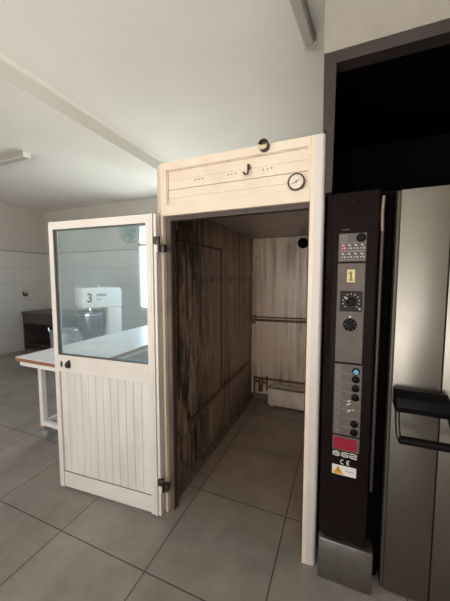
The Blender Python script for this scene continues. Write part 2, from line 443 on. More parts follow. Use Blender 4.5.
# ceiling beam running front to back
struct(MB().box(-2.51, -2.10, YF, YB, 2.79, ZC).build('trim_1', M['plaster'], smooth=False))
struct(MB().prism([(-2.0995, 2.929), (-2.0995, 2.905), (-2.093, 2.917), (-2.072, 2.929)], YF, YB, 'y').build('trim_3', mat('beam_highlight', (0.84, 0.82, 0.76), 0.8), smooth=False))  # thin pale strip added to paint the bright highlight along the beam's edge
# dark ledge line on top of the wall tiles
struct(MB().box(XL, XL + .012, YF, YB, 2.015, 2.032).box(XL, WX0, YB - .012, YB, 2.015, 2.032).build('trim_2', mat('tile_ledge', (0.25, 0.22, 0.20), 0.6), smooth=False))
# window in the back wall: frame with a transom
b = MB()
for x0, x1, z0, z1 in ((WX0, WX0 + .03, WZ0, WZ1), (WX1 - .05, WX1, WZ0, WZ1), (WX0, WX1, WZ0, WZ0 + .05), (WX0, WX1, WZ1 - .05, WZ1), (WX0, WX1, 2.08, 2.13), (-2.36, -2.31, WZ0, WZ1)):
    b.box(x0, x1, YB + .02, YB + .07, z0, z1)
win = struct(b.build('window_1', M['windowframe'], smooth=False))
MB().box(WX0 + .03, WX1 - .05, YB + .042, YB + .046, WZ0 + .05, 2.08).build('window_pane', M['winglass'], win, smooth=False)
MB().box(WX0 + .03, WX1 - .05, YB + .042, YB + .046, 2.13, WZ1 - .05).build('transom_pane', glass_material('green_transom_glass', 0.35), win, smooth=False)
# mullions of the shop front behind the camera
b = MB()
for i in range(5):
    x = F['x0'] + (F['x1'] - F['x0'] - .06) * i / 4
    b.box(x, x + .06, YF - .08, YF - .02, F['z0'], F['z1'])
struct(b.build('window_2', M['windowframe'], smooth=False))
# bulkhead wall above the oven
struct(MB().box(-0.101, XR, 1.38, 1.50, 2.462, ZC).build('wall_bulkhead', M['bulkhead'], smooth=False))

# ------------------------------------------------------------------ proofing chamber
pc = thing('proofing_chamber', 'cream panelled walk-in proofing chamber with open doorway and dirty brown inside', 'proofing chamber', (-0.56, 1.42, 0))
Yf = 1.398
MB().prism([(-1.032, 1.47), (-1.032, 1.432), (-.985, Yf), (-.971, Yf), (-.971, 1.47)], 0.001, 2.136).build('door_post', M['cream'], pc, smooth=False)
dp = MB().prism([(-.148, 1.47), (-.148, Yf), (-.128, Yf), (-.128, 1.47)], 0.001, 2.136).build('door_post', M['cream'], pc, smooth=False)
MB().prism([(-.1278, 1.47), (-.1278, Yf), (-.096, 1.401), (-.087, 1.407), (-.083, 1.418), (-.083, 1.47)], 0.001, 2.136).build('corner_trim', M['post_grey'], dp, smooth=False)
# header: frame rails and recessed boards
hd = MB()
hd.box(-.9705, -.1485, Yf, 1.47, 2.092, 2.136, .002).box(-.9705, -.1485, Yf, 1.47, 1.839, 1.900, .002)
hd.box(-.9705, -.944, Yf, 1.47, 1.900, 2.092).box(-.160, -.1485, Yf, 1.47, 1.900, 2.092)
hd = hd.build('header_frame', M['cream'], pc, smooth=False)
b = MB()
for z0, z1 in ((1.900, 1.9365), (1.937, 1.983), (1.9855, 2.036), (2.0365, 2.092)):
    b.box(-.9435, -.1605, Yf + .012, 1.465, z0, z1, .0015)
b.build('header_boards', M['cream'], hd, smooth=False)
# brown strips painting the shade along the recess's left and top edges
b = MB()
b.box(-.944, -.936, Yf + .006, Yf + .0118, 1.902, 2.092).box(-.944, -.160, Yf + .006, Yf + .0118, 2.086, 2.092)
b.build('recess_shade_strip', M['recess_shade'], hd, smooth=False)
MB().box(-.9705, -.944, 1.425, 1.469, 0.002, 1.8388).build('door_jamb', M['jamb'], pc, smooth=False)
MB().box(-.9435, -.148, 1.425, 1.468, 1.815, 1.8388).build('door_jamb', M['gasket'], pc, smooth=False)
MB().box(-.9445, -.938, 1.43, 1.469, 0.002, 1.815).build('door_jamb', M['gasket'], pc, smooth=False)
MB().box(-.1562, -.1485, 1.43, 1.469, 0.002, 1.815).build('door_jamb', M['gasket'], pc, smooth=False)
# three groups of three screw holes
for x in (-.739, -.546, -.356):
    b = MB()
    for k in (-1, 0, 1): b.cyl((x + k * .021, Yf + .010, 2.021 + .001 * k), (x + k * .021, Yf + .0118, 2.021 + .001 * k), .0032, seg=12)
    b.build('screw_holes', M['hinge'], hd)
# J-shaped hook
b = MB(); pts = [(-.449, Yf - .012, 2.044), (-.449, Yf - .014, 2.03)]
for k in range(9):
    a = -PI * k / 8
    pts.append((-.461 + .012 * math.cos(a), Yf - .014, 2.014 + .013 * math.sin(a)))
b.tube(pts, .0048, 10).box(-.455, -.443, Yf - .014, Yf + .012, 2.030, 2.050, .002)
b.build('coat_hook', M['hinge'], hd)
# round gauge
g = MB().lathe([(0, .010), (.040, .010), (.040, -.014), (.034, -.018), (.0335, -.010), (0, -.010)], (-.2115, Yf, 1.933), axis='y').build('temperature_gauge', mat('gauge_bezel', (0.13, 0.09, 0.075), 0.35, 0.6), pc)
MB().lathe([(0, -.012), (.0330, -.012)], (-.2115, Yf, 1.933), axis='y').build('gauge_face', M['gaugeface'], g)
b = MB().box(-.232, -.192, Yf - .0136, Yf - .0126, 1.9318, 1.9345, rot=Matrix.Rotation(-.45, 3, 'Y')).cyl((-.2115, Yf - .0125, 1.933), (-.2115, Yf - .015, 1.933), .004, seg=12)
for k in range(11):
    a = math.radians(-40 + 26 * k)
    b.box(-.2115 + .024, -.2115 + .030, Yf - .0130, Yf - .0123, 1.9325, 1.9335, rot=Matrix.Rotation(-a, 3, 'Y'), piv=(-.2115, Yf, 1.933))
b.build('gauge_needle', M['hinge'], g, smooth=False)
# round pipe end on the top rail, wrapped in tape
v = MB().lathe([(0, .02), (.026, .02), (.026, -.022), (.019, -.026), (.017, -.01), (0, -.01)], (-.368, Yf - .012, 2.122), axis='y').build('vent_pipe', M['gasket'], pc)
MB().prism([(-.392, 2.124), (-.390, 2.106), (-.381, 2.097), (-.363, 2.095), (-.350, 2.103), (-.347, 2.119), (-.357, 2.115), (-.378, 2.117)], Yf - .041, Yf - .0385, 'y').build('masking_tape', M['tape'], v)
# shell
Xi, Xo, Yi = -1.0, -.13, 3.28
b = MB()
for k in range(12):    # boards along the depth
    y0 = 1.472 + (Yi - 1.472) * k / 12; y1 = 1.472 + (Yi - 1.472) * (k + 1) / 12
    b.box(Xi - .04, Xi, y0, y1 - (.002 if k < 11 else 0), 0.001, 1.951)
sp = b.build('side_panel', M['ch_left'], pc, smooth=False)
MB().box(Xo, Xo + .04, 1.472, Yi, 0.001, 1.95).build('side_panel', M['ch_back'], pc, smooth=False)
b = MB()
for k in range(3):
    x0 = Xi - .039 + (Xo - Xi + .039) * k / 3; x1 = Xi - .039 + (Xo - Xi + .039) * (k + 1) / 3
    b.box(x0, x1 - .0015, Yi, Yi + .04, 0.001, 1.95)
b.build('back_panel', M['ch_back'], pc, smooth=False)
MB().box(Xi - .04, Xo + .04, 1.472, Yi + .04, 1.952, 2.0).build('roof_panel', M['ch_roof'], pc, smooth=False)
MB().box(Xi - .032, Xo + .040, 1.472, Yi + .04, 2.0, 2.13).build('roof_cover', M['cream'], pc, smooth=False)
MB().box(-1.046, -1.0405, 1.472, Yi + .04, .001, 2.13).build('outer_panel', M['cream'], pc, smooth=False)
# outline of an old hatch on the left side panel, bumper rail, plinth
b = MB().box(Xi, Xi + .006, 1.592, 2.318, 1.724, 1.737).box(Xi, Xi + .006, 2.310, 2.322, .48, 1.737).box(Xi, Xi + .006, 1.585, 1.597, .9, 1.79)
b.box(Xi, Xi + .005, 1.700, 1.709, 1.20, 1.737, rot=Matrix.Rotation(.05, 3, 'X')).box(Xi, Xi + .005, 1.79, 1.80, 1.35, 1.737, rot=Matrix.Rotation(-.07, 3, 'X'))
b.build('hatch_outline', mat('dirt_black_joint', (0.03, 0.016, 0.010), 0.6), sp, smooth=False)
b = MB().tube([(Xi + .018, 1.70, .435), (Xi + .018, 2.3, .478), (Xi + .018, 3.15, .480)], .012)
for y in (1.9, 2.5, 3.1): b.box(Xi, Xi + .02, y - .012, y + .012, .455, .49)
b.build('bumper_rail', M['brownpipe'], sp)
b = MB()
b.prism([(Xi, .002), (Xi + .035, .002), (Xi, .055)], 1.48, Yi, 'y').prism([(Yi, .002), (Yi - .03, .002), (Yi, .06)], Xi, Xo, 'x')
b.build('floor_cove', mat('dirty_cove', (0.05, 0.032, 0.022), 0.6, col2=(0.13, 0.09, 0.065), scale=20), pc, smooth=False)
# horizontal pipe on the back panel with its bracket
b = MB().cyl((-.965, Yi - .03, .976), (Xo, Yi - .03, .984), .013).box(-.985, -.955, Yi - .045, Yi, .93, 1.03, .004)
b.build('steam_pipe', M['brownpipe'], pc)
MB().cyl((-.95, Yi - .012, 1.012), (Xo, Yi - .012, 1.020), .007).build('steam_pipe', M['pipe'], pc)
# low pipe loop beside the trough
b = MB().cyl((-.955, Yi - .03, .262), (Xo, Yi - .03, .262), .012).cyl((-.955, Yi - .03, .215), (-.80, Yi - .03, .215), .010)
b.cyl((-.955, Yi - .03, .07), (-.955, Yi - .03, .275), .011).cyl((-.80, Yi - .03, .12), (-.80, Yi - .03, .30), .010)
b.box(-.90, -.85, Yi - .06, Yi - .01, .10, .24, .006)
b.build('feed_pipe', M['brownpipe'], pc)
# round fitting high on the back panel
b = MB().lathe([(0, 0), (.05, 0), (.055, -.012), (.055, -.075), (.045, -.095), (0, -.098)], (-.405, Yi, 1.868), axis='y', seg=28)
b.build('chamber_lamp', M['blackmatt'], pc)
# the water trough on the chamber floor
tr = MB()
T = .006
tr.box(-.745, -.18, 3.085, 3.085 + T, .03, .215).box(-.745, -.18, 3.215 - T, 3.215, .03, .225).box(-.745, -.745 + T, 3.085, 3.215, .03, .22).box(-.18 - T, -.18, 3.085, 3.215, .03, .22)
tr.box(-.745, -.18, 3.085, 3.215, .024, .032)
for x in (-.70, -.22): tr.box(x - .015, x + .015, 3.10, 3.20, .0005, .026)
tr.box(-.748, -.177, 3.078, 3.092, .207, .219, .002)
ht = tr.build('water_trough', M['tray'], smooth=False)
tag(ht, 'stained metal water trough on the floor at the back of the chamber', 'trough')
MB().box(-.738, -.187, 3.092, 3.208, .17, .175).build('trough_residue', mat('brown_residue', (0.09, 0.045, 0.025), 0.3), ht, smooth=False)

# the chamber's door, swung open flat towards the left
ang = math.atan2(1.338 - 1.286, -1.033 + 1.797)
dfm = MB()
W, Z0, Z1 = .815, .012, 1.846
dfm.box(0, .036, 0, .042, Z0, Z1, .003).box(.747, .779, 0, .042, Z0, Z1, .003).box(.036, .747, 0.002, .040, 1.796, Z1, .002)
dfm.box(.036, .747, 0.001, .041, .846, .962, .003)
dfm.box(.782, .795, -.004, .042, Z0, Z1, .002).box(.799, .815, .004, .042, Z0, Z1, .002).box(.770, .805, .010, .040, Z0, Z1)
door = dfm.build('door', M['door_white'], None, smooth=False)
door.parent = pc
door.matrix_basis = world_of(pc).inverted() @ (Matrix.Translation((-1.797, 1.286, 0)) @ Matrix.Rotation(ang, 4, 'Z'))
MB().box(.0365, .7465, .016, .021, .9625, 1.7955).build('glass_pane', M['glass'], door, world=False, smooth=False)
b = MB()
b.box(.036, .043, .006, .030, .962, 1.796).box(.743, .747, .010, .030, .962, 1.796).box(.036, .747, .006, .030, .962, .968).box(.036, .747, .006, .030, 1.790, 1.796)
b.build('glazing_seal', mat('dark_glazing_bead', (0.07, 0.06, 0.05), 0.5), door, world=False, smooth=False)
b = MB(); n = 12; w0 = .038; w1 = .745
for k in range(n):
    a0 = w0 + (w1 - w0) * k / n; a1 = w0 + (w1 - w0) * (k + 1) / n
    b.prism([(a0 + .0008, .030), (a0 + .0008, .0155), (a0 + .003, .0125), (a1 - .003, .0125), (a1 - .0008, .0155), (a1 - .0008, .030)], .128, .8455)
b.build('plank_panel', M['door_panel'], door, world=False, smooth=False)
MB().box(.0365, .7465, .006, .034, Z0 + .004, .124, .003).build('kick_board', M['door_white'], door, world=False, smooth=False)
MB().box(.0365, .7465, .010, .030, .1242, .128).build('kick_joint', M['gasket'], door, world=False, smooth=False)
MB().box(0.0, .800, .0425, .052, 1.838, 1.858).box(0.004, .010, .0425, .050, .03, 1.838).build('edge_seal', M['gasket'], door, world=False, smooth=False)
def oval(x, z, rx, rz, y0, y1):
    return MB().prism([(x + rx * math.cos(2 * PI * k / 28), z + rz * math.sin(2 * PI * k / 28)) for k in range(28)], y0, y1, 'y', .0015)
b = oval(.064, .900, .0085, .022, -.003, .0008)
b.build('lock_plate', M['hinge'], door, world=False)
b = oval(.130, .904, .015, .030, -.005, .0015)
b.merge(oval(.126, .903, .011, .021, -.020, -.004).b)
b.cyl((.111, -.013, .900), (.122, -.013, .901), .007, seg=14)
b.build('door_latch', M['hinge'], door, world=False)
for z in (1.672, .215):
    h = MB().box(.803, .836, -.008, .010, z, z + .043, .003).box(.826, .860, .010, .046, z - .043, z, .003).cyl((.832, .004, z - .043), (.832, .004, z + .043), .0085, seg=16)
    h.build('hinge', M['hinge'], door, world=False)
    MB().cyl((.820, .004, z - .046), (.820, .004, z - .003), .0075, seg=14).build('hinge_pin', M['door_white'], door, world=False)

# ------------------------------------------------------------------ bakery oven
ov = thing('bakery_oven', 'large black bakery oven with grey control column and tall steel door', 'oven', (.9, 1.9, 0))
YP = 1.38
b = MB()
b.box(-.066, 2.05, 1.48, 2.65, 0.02, 1.86).box(-.066, .20, 1.452, 1.48, 0.02, 1.857)
for x in (0.0, 1.9):
    for y in (1.6, 2.5): b.box(x, x + .06, y, y + .06, 0.0005, .02)
b.build('oven_body', M['blackmatt'], ov, smooth=False)
cp = MB().prism([(-.070, 1.451), (-.070, 1.412), (-.064, 1.400), (-.040, YP + .002), (-.032, YP), (.134, YP), (.142, YP + .005), (.146, 1.40), (.146, 1.451)], .213, 1.855, bev=.0012).build('control_panel', M['black'], ov)
cp['label'] = 'glossy black control column with knobs and labels'
b = MB().box(-.0655, .172, 1.358, 1.451, .002, .2125, .007)
b.build('kick_plate', M['steel_dark'], ov)


def plate(name, x0, x1, z0, z1, m, y=YP, t=.004, r=.004, parent=cp):
    return MB().box(x0, x1, y - t, y - .0002, z0, z1, min(r, t * .45)).build(name, m, parent, smooth=False)


pY = YP - .004
# keypad
plate('keypad_plate', -.016, .097, 1.552, 1.677, M['plate'])
b = MB()
for z0, z1 in ((1.598, 1.635), (1.560, 1.594)):
    pass
for r, z in enumerate((1.6175, 1.579)):
    b2 = MB(); b2.box(-.010, .092, pY - .0006, pY, z + .0165, z + .018).box(-.010, .092, pY - .0006, pY, z - .018, z - .0165)
    b2.build('keypad_line', M['plate_line'], cp, smooth=False)
    for c in range(4):
        x = .005 + c * .0255
        k = MB().box(x - .0105, x + .0105, pY - .0022, pY, z - .0135, z + .0135, .001).build('keypad_key', M['redkey'] if (r == 0 and c == 0) else M['keydark'], cp, smooth=False)
        if r == 0 and c == 0: k['label'] = 'red keypad key'
        q = MB().box(x - .008, x + .004, pY - .0028, pY - .0022, z + .004, z + .010, rot=Matrix.Rotation(.5, 3, 'Y')).box(x + .002, x + .009, pY - .0028, pY - .0022, z - .010, z - .003, rot=Matrix.Rotation(-.6, 3, 'Y')).box(x - .009, x - .003, pY - .0028, pY - .0022, z - .009, z - .004)
        q.build('key_symbol', M['key'], cp, smooth=False)
b = MB()
for x0, x1, z0, z1 in ((-.008, .018, 1.668, 1.6695), (-.008, .018, 1.639, 1.6405), (-.008, -.0065, 1.639, 1.6695), (.0165, .018, 1.639, 1.6695), (.001, .0025, 1.645, 1.664), (.009, .0105, 1.645, 1.664), (.001, .0105, 1.662, 1.664)):
    b.box(x0, x1, pY - .0006, pY, z0, z1)
b.build('keypad_symbol', M['plate_line'], cp, smooth=False)
MB().lathe([(0, 0), (.019, 0), (.019, -.008), (.015, -.013), (0, -.014)], (.074, pY, 1.655), axis='y', seg=28).build('buzzer', M['rubber'], cp)
# long grey plate with number tag, timer and selector
plate('timer_plate', -.017, .0965, 1.093, 1.545, M['plate'])
nt_ = MB().box(.0225, .055, pY - .0012, pY, 1.4605, 1.5165).build('number_tag', M['yellowlabel'], cp, smooth=False)
t1 = MB().box(.0345, .0435, pY - .0018, pY - .0012, 1.469, 1.508).box(.029, .049, pY - .0018, pY - .0012, 1.467, 1.473)
t1.prism([(.0345, 1.508), (.0275, 1.500), (.0275, 1.494), (.0345, 1.499)], pY - .0018, pY - .0012, 'y')
t1.build('tag_number', M['gold'], cp, smooth=False)
MB().box(-.003, .088, pY - .007, pY, 1.329, 1.420, .002).build('timer_dial', M['dialface'], cp, smooth=False)
b = MB()
for k in range(11):
    a = math.radians(-135 + 27 * k)
    b.box(.0425 + .031, .0425 + .0365, pY - .0078, pY - .007, 1.3745 - .0022, 1.3745 + .0022, rot=Matrix.Rotation(a - PI / 2, 3, 'Y'), piv=(.0425, pY, 1.3745))
b.box(.0165, .0285, pY - .0078, pY - .007, 1.385, 1.392, rot=Matrix.Rotation(.5, 3, 'Y')).box(.074, .083, pY - .0078, pY - .007, 1.338, 1.345, rot=Matrix.Rotation(.7, 3, 'Y'))
b.build('timer_marks', M['key'], cp, smooth=False)
MB().lathe([(0, 0), (.019, 0), (.0175, -.014), (.013, -.018), (0, -.018)], (.0425, pY - .007, 1.3735), axis='y', seg=28).build('timer_knob', M['rubber'], cp)
b = MB().lathe([(0, 0), (.029, 0), (.027, -.012), (.017, -.015), (.015, -.024), (0, -.025)], (.041, pY, 1.268), axis='y', seg=32)
b.build('selector_knob', M['rubber'], cp)
b = MB()
for k in range(8):
    a = 2 * PI * k / 8 + .2
    b.box(.041 + .0185, .041 + .0225, pY - .0146, pY - .0135, 1.267, 1.269, rot=Matrix.Rotation(a, 3, 'Y'), piv=(.041, pY, 1.268))
b.build('selector_marks', M['plate_line'], cp, smooth=False)
MB().cyl((.0412, pY - .001, 1.3045), (.0412, pY + .0005, 1.3045), .004, seg=14).build('selector_mark', M['white'], cp)
# push-button plate: eight rows
plate('button_plate', -.017, .0995, .745, 1.0845, M['plate'])
b = MB(); sy = MB()
zr = [1.0625 - .0425 * k for k in range(8)]
for k in range(8):
    zt = zr[k] - .0212
    if k < 7: b.box(-.014, .096, pY - .0006, pY, zt - .0007, zt + .0007)
    z = zr[k]; x0, x1 = -.009, .011
    for bx in ((x0, x1, z + .0105, z + .012), (x0, x1, z - .012, z - .0105), (x0, x0 + .0015, z - .012, z + .012), (x1 - .0015, x1, z - .012, z + .012)):
        sy.box(bx[0], bx[1], pY - .0006, pY, bx[2], bx[3])
    sy.box(-.004 + .001 * (k % 3), .006 - .001 * (k % 2), pY - .0006, pY, z - .001, z + .001)
    if k % 2: sy.box(.0, .0018, pY - .0006, pY, z - .006, z + .007)
    if k == 6: sy.box(-.003, .005, pY - .0006, pY, z + .005, z + .0065).box(-.003, .005, pY - .0006, pY, z - .0065, z - .005)
b.build('row_lines', M['plate_line'], cp, smooth=False); sy.build('row_symbols', M['plate_line'], cp, smooth=False)
for k, z in enumerate((1.055, 1.018, .976, .933, .808, .767)):
    r = MB().lathe([(0, 0), (.0165, 0), (.0165, -.006), (.012, -.009), (0, -.009)], (.0738, pY, z), axis='y', seg=24).build('push_button', M['rubber'], cp)
    if k == 0:
        MB().lathe([(0, -.008), (.0125, -.008), (.011, -.014), (0, -.015)], (.0738, pY, z), axis='y', seg=24).build('blue_cap', M['blue'], cp)['label'] = 'blue push-button cap'
b = MB()
for x, z, l in ((.048, .912, .013), (.050, .899, .014), (.043, .894, .010), (.053, .868, .012), (.046, .862, .006), (.067, .873, .006)):
    b.box(x - l / 2, x + l / 2, pY - .0008, pY, z - .0022, z + .0022, rot=Matrix.Rotation(-.45, 3, 'Y'))
b.build('paper_scraps', M['white'], cp, smooth=False)
# red sticker with its grey border and two little arrows
plate('sticker_border', -.017, .0995, .6655, .738, M['plate'], t=.002)
MB().box(-.011, .0885, YP - .0032, YP - .002, .672, .729).build('red_sticker', M['red'], cp, smooth=False)
b = MB()
b.prism([(-.004, .697), (.006, .702), (.006, .692)], YP - .0038, YP - .0032, 'y').prism([(.082, .699), (.072, .704), (.072, .694)], YP - .0038, YP - .0032, 'y')
for k in range(3): b.box(.018, .062, YP - .0037, YP - .0032, .710 - .012 * k, .712 - .012 * k)
b.build('sticker_print', M['redtext'], cp, smooth=False)
# wide squared digits 8 6 2
def digit(b, x, z, w, h, t, segs):
    g = {'t': (x, x + w, z + h - t, z + h), 'm': (x, x + w, z + h / 2 - t / 2, z + h / 2 + t / 2), 'b': (x, x + w, z, z + t),
         'ul': (x, x + t * 2.0, z + h / 2, z + h), 'ur': (x + w - t * 2.0, x + w, z + h / 2, z + h), 'll': (x, x + t * 2.0, z, z + h / 2), 'lr': (x + w - t * 2.0, x + w, z, z + h / 2)}
    for s_ in segs:
        a = g[s_]; b.box(a[0], a[1], YP - .0016, YP - .0001, a[2], a[3])
b = MB()
digit(b, -.0145, .6355, .0325,   .0245, .0043, ('t', 'm', 'b', 'ul', 'ur', 'll', 'lr'))
digit(b, .0222, .6355, .0325,   .0245, .0043, ('t', 'm', 'b', 'ul', 'll', 'lr'))
digit(b, .0589, .6355, .0325,   .0245, .0043, ('t', 'm', 'b', 'ur', 'll'))
b.build('model_number', M['white'], cp, smooth=False)
# CE mark
b = MB()
def arc(b, cx, cz, r, t, a0, a1, n=16):
    poly = [(cx + (r) * math.cos(a0 + (a1 - a0) * k / n), cz + r * math.sin(a0 + (a1 - a0) * k / n)) for k in range(n + 1)]
    poly += [(cx + (r - t) * math.cos(a1 + (a0 - a1) * k / n), cz + (r - t) * math.sin(a1 + (a0 - a1) * k / n)) for k in range(n + 1)]
    for k in range(n):
        q = [poly[k], poly[k + 1], poly[2 * n - k], poly[2 * n + 1 - k]]
        b.prism(q, YP - .0014, YP - .0001, 'y')
arc(b, .032, .6105, .0115, .0034, math.radians(75), math.radians(285)); arc(b, .058, .6105, .0115, .0034, math.radians(75), math.radians(285))
b.box(.047, .059, YP - .0014, YP - .0001, .609, .612)
b.build('conformity_mark', M['white'], cp, smooth=False)
# warning label
MB().box(-.0145, .0905, YP - .0012, YP - .0001, .5445, .592).build('warning_sticker', M['white'], cp, smooth=False)
MB().prism([(.0125, .590), (-.011, .547), (.036, .547)], YP - .0018, YP - .0012, 'y').build('warning_triangle', M['orange'], cp, smooth=False)
b = MB().prism([(.015, .580), (.007, .566), (.0125, .566), (.010, .552), (.018, .569), (.0125, .569)], YP - .0024, YP - .0018, 'y')
b.build('lightning_symbol', M['keydark'], cp, smooth=False)
tx = MB()
for x0, x1 in ((.046, .053), (.055, .063), (.066, .080)): tx.box(x0, x1, YP - .0017, YP - .0012, .5668, .5695)
tx.build('warning_print', M['plate'], cp, smooth=False)
# plug and slot on the bare upper part
oval(.036, 1.815, .014, .007, YP - .002, YP - .0001).build('blind_plug', M['rubber'], cp)
MB().box(-.004, .030, YP - .003, YP - .0001, 1.690, 1.697, .001).build('name_strip', M['hoodgrey'], cp, smooth=False)
# conduit and pipe in the gap
pts = []; rad = []
for k in range(61):
    z = 1.83 - .15 * k / 60; pts.append((.158 - .003 * math.sin(k / 60 * PI), 1.402, z)); rad.append(.0085 if k % 4 < 2 else .0065)
MB().tube(pts, rad, 14).build('flexible_conduit', M['copper'], ov)
MB().tube([(.158, 1.402, 1.679), (.1575, 1.400, 1.5), (.1565, 1.400, .49)], .0075, 14).build('riser_pipe', M['pipe'], ov)
# steel door with trim, seam and handle
d = MB().box(.2245, .4015, 1.410, 1.474, .010, 1.852, .003)
od = d.build('oven_door', M['steel'], ov)
MB().box(.212, .2243, 1.416, 1.474, .012, 1.850, .002).build('door_edge', M['olive'], od)
MB().box(.4055, 1.18, 1.408, 1.474, .010, 1.852, .003).build('door_leaf', M['steel'], od)
MB().box(.4010, .406, 1.425, 1.47, .03, 1.85).build('door_seam', M['gasket'], od, smooth=False)
# handle: black grip block and a hinged bar loop below
hb = MB()
hb.prism([(1.409, 1.000), (1.36, 1.005), (1.315, .985), (1.300, .950), (1.310, .925), (1.345, .915), (1.409, .930)], .226, .414, 'x', .004)
hb = hb.build('door_handle', M['rubber'], od)
MB().tube([(.236, 1.33, .96), (.232, 1.315, .90), (.235, 1.300, .84), (.242, 1.295, .815)], .0095, 12).build('handle_arm', mat('worn_black_metal', (0.04, 0.035, 0.03), 0.25, 0.6), hb)
MB().tube([(.412, 1.33, .97), (.420, 1.315, .90), (.440, 1.30, .84), (.462, 1.295, .815)], .012, 12).build('handle_arm', M['rubber'], hb)
MB().cyl((.236, 1.292, .818), (.50, 1.292, .822), .0165, seg=20, bev=.004).build('handle_bar', M['rubber'], hb)
# ------------------------------------------------------------------ extractor hood recess above the oven
hoodo = thing('extractor_hood', 'black steam hood recess above the oven under the pale bulkhead', 'extractor hood', (.9, 1.5, 1.865))
b = MB()
b.prism([(-.100, 2.4605), (-.0965, 2.146), (-.0808, 2.138), (-.0800, 1.865), (-.052, 1.865), (-.048, 2.415)], YP + .002, 1.45, 'y')
b.prism([(-.100, 2.4605), (-.048, 2.413), (2.05, 2.413), (2.05, 2.4605)], YP + .002, 1.45, 'y')
b.build('hood_frame', M['hoodgrey'], hoodo, smooth=False)
b = MB()
b.box(-.079, -.060, 1.4505, 2.3, 1.866, 2.41).box(-.079, 2.05, 2.3, 2.32, 1.866, 2.45).box(-.079, 2.05, 1.4505, 2.3, 2.413, 2.43).box(2.03, 2.05, 1.4505, 2.3, 1.866, 2.41)
b.build('hood_lining', M['blackmatt'], hoodo, smooth=False)
MB().box(-.055, 2.02, 1.50, 2.29, 1.866, 1.872).build('hood_floor', M['black'], hoodo, smooth=False)

# ------------------------------------------------------------------ ceiling lamps
l1 = thing('ceiling_lamp', 'grey batten lamp on the ceiling next to the oven bulkhead', 'ceiling lamp', (-.285, 1.30, 2.93), math.radians(-7))
MB().box(-.034, .034, -.64, .56, -.045, -.001, .006).build('lamp_housing', M['lampgrey'], l1, world=False)
MB().prism([(-.028, -.045), (-.022, -.062), (.022, -.062), (.028, -.045)], -.625, .55, 'y').build('lamp_diffuser', M['diffuser'], l1, world=False)
MB().box(-.036, .036, .56, .572, -.064, -.001, .003).build('end_cap', M['lampgrey'], l1, world=False)
l2 = thing('ceiling_lamp', 'thin batten lamp on the ceiling at the far left beyond the beam', 'ceiling lamp', (-4.0, 2.22, 2.93), 0)
MB().box(-.62, .60, -.04, .04, -.040, -.001, .006).build('lamp_housing', M['lampgrey'], l2, world=False)
MB().prism([(-.034, -.040), (-.028, -.062), (.028, -.062), (.034, -.040)], -.60, .59, 'x').build('lamp_diffuser', M['diffuser'], l2, world=False)
MB().box(.600, .614, -.042, .042, -.064, -.001, .003).build('end_cap', M['endcap'], l2, world=False)

# ------------------------------------------------------------------ worktable behind the door
TX0, TX1, TY0, TY1, TZ = -2.59, -1.825, 1.50, 3.62, .80
tb = thing('worktable', 'long floury worktable on white metal legs behind the open door', 'table', (-2.22, 2.5, 0))
MB().box(TX0, TX1, TY0, TY1, TZ - .006, TZ, .002).build('tabletop', M['tabletop'], tb, smooth=False)
MB().box(TX0, TX1, TY0, TY1, TZ - .034, TZ - .0062, .002).build('wooden_edge', M['wood'], tb, smooth=False)
b = MB().box(TX0 + .03, TX1 - .03, TY0 + .02, TY0 + .05, TZ - .075, TZ - .0345).box(TX0 + .03, TX1 - .03, TY1 - .05, TY1 - .02, TZ - .075, TZ - .0345)
b.box(TX0 + .03, TX0 + .06, TY0 + .05, TY1 - .05, TZ - .075, TZ - .0345).box(TX1 - .06, TX1 - .03, TY0 + .05, TY1 - .05, TZ - .075, TZ - .0345)
b.build('table_frame', M['tablemetal'], tb, smooth=False)
lx = (-2.525, -1.93); ly = (1.68, 3.42)
for x in lx:
    for y in ly:
        lg = MB().box(x - .022, x + .022, y - .022, y + .022, .115, TZ - .0345, .003).build('leg', M['tablemetal'], tb, smooth=False)
        b = MB().box(x - .034, x + .034, y - .034, y + .034, .108, .116, .002)
        for dx in (-.024, 0, .024): b.cyl((x + dx, y - .036, .100), (x + dx, y - .030, .100), .007, seg=10)
        b.box(x - .034, x + .034, y - .032, y + .032, .094, .108)
        b.build('castor_bracket', M['rust'], lg, smooth=False)
        b = MB().cyl((x + .016, y + .012, .0385), (x + .040, y + .012, .0385), .038, seg=24, bev=.004).box(x + .008, x + .015, y - .015, y + .030, .035, .094).box(x + .041, x + .048, y - .015, y + .030, .035, .094).box(x + .008, x + .048, y - .015, y + .030, .088, .094)
        b.build('castor', M['castor'], lg)
b = MB().box(lx[0] + .023, lx[1] - .023, ly[0] - .018, ly[0] + .018, .118, .155, .002).box(lx[0] + .023, lx[1] - .023, ly[1] - .018, ly[1] + .018, .118, .155, .002)
b.box(lx[0] - .018, lx[0] + .018, ly[0] + .023, ly[1] - .023, .118, .155, .002).box(lx[1] - .018, lx[1] + .018, ly[0] + .023, ly[1] - .023, .118, .155, .002)
b.build('foot_rail', M['tablemetal'], tb, smooth=False)

# ------------------------------------------------------------------ dough mixer (seen through the glass)
mx = thing('dough_mixer', 'white dough mixer with steel bowl standing behind the worktable', 'mixer', (-3.33, 3.12, 0), math.radians(-25)); mx.scale = (.86, .86, 1)
def lm(): return MB()
lm().box(-.22, .22, -.30, .32, .002, .16, .03).build('mixer_base', M['mixer'], mx, world=False)
lm().box(-.21, .21, .085, .315, .161, 1.062, .03).build('mixer_column', M['mixer'], mx, world=False)
hd_ = lm().prism([(-.325, 1.063), (-.325, 1.335), (-.318, 1.345), (.285, 1.345), (.315, 1.315), (.315, 1.063)], -.215, .215, 'x', .012).build('mixer_head', M['mixer'], mx, world=False)
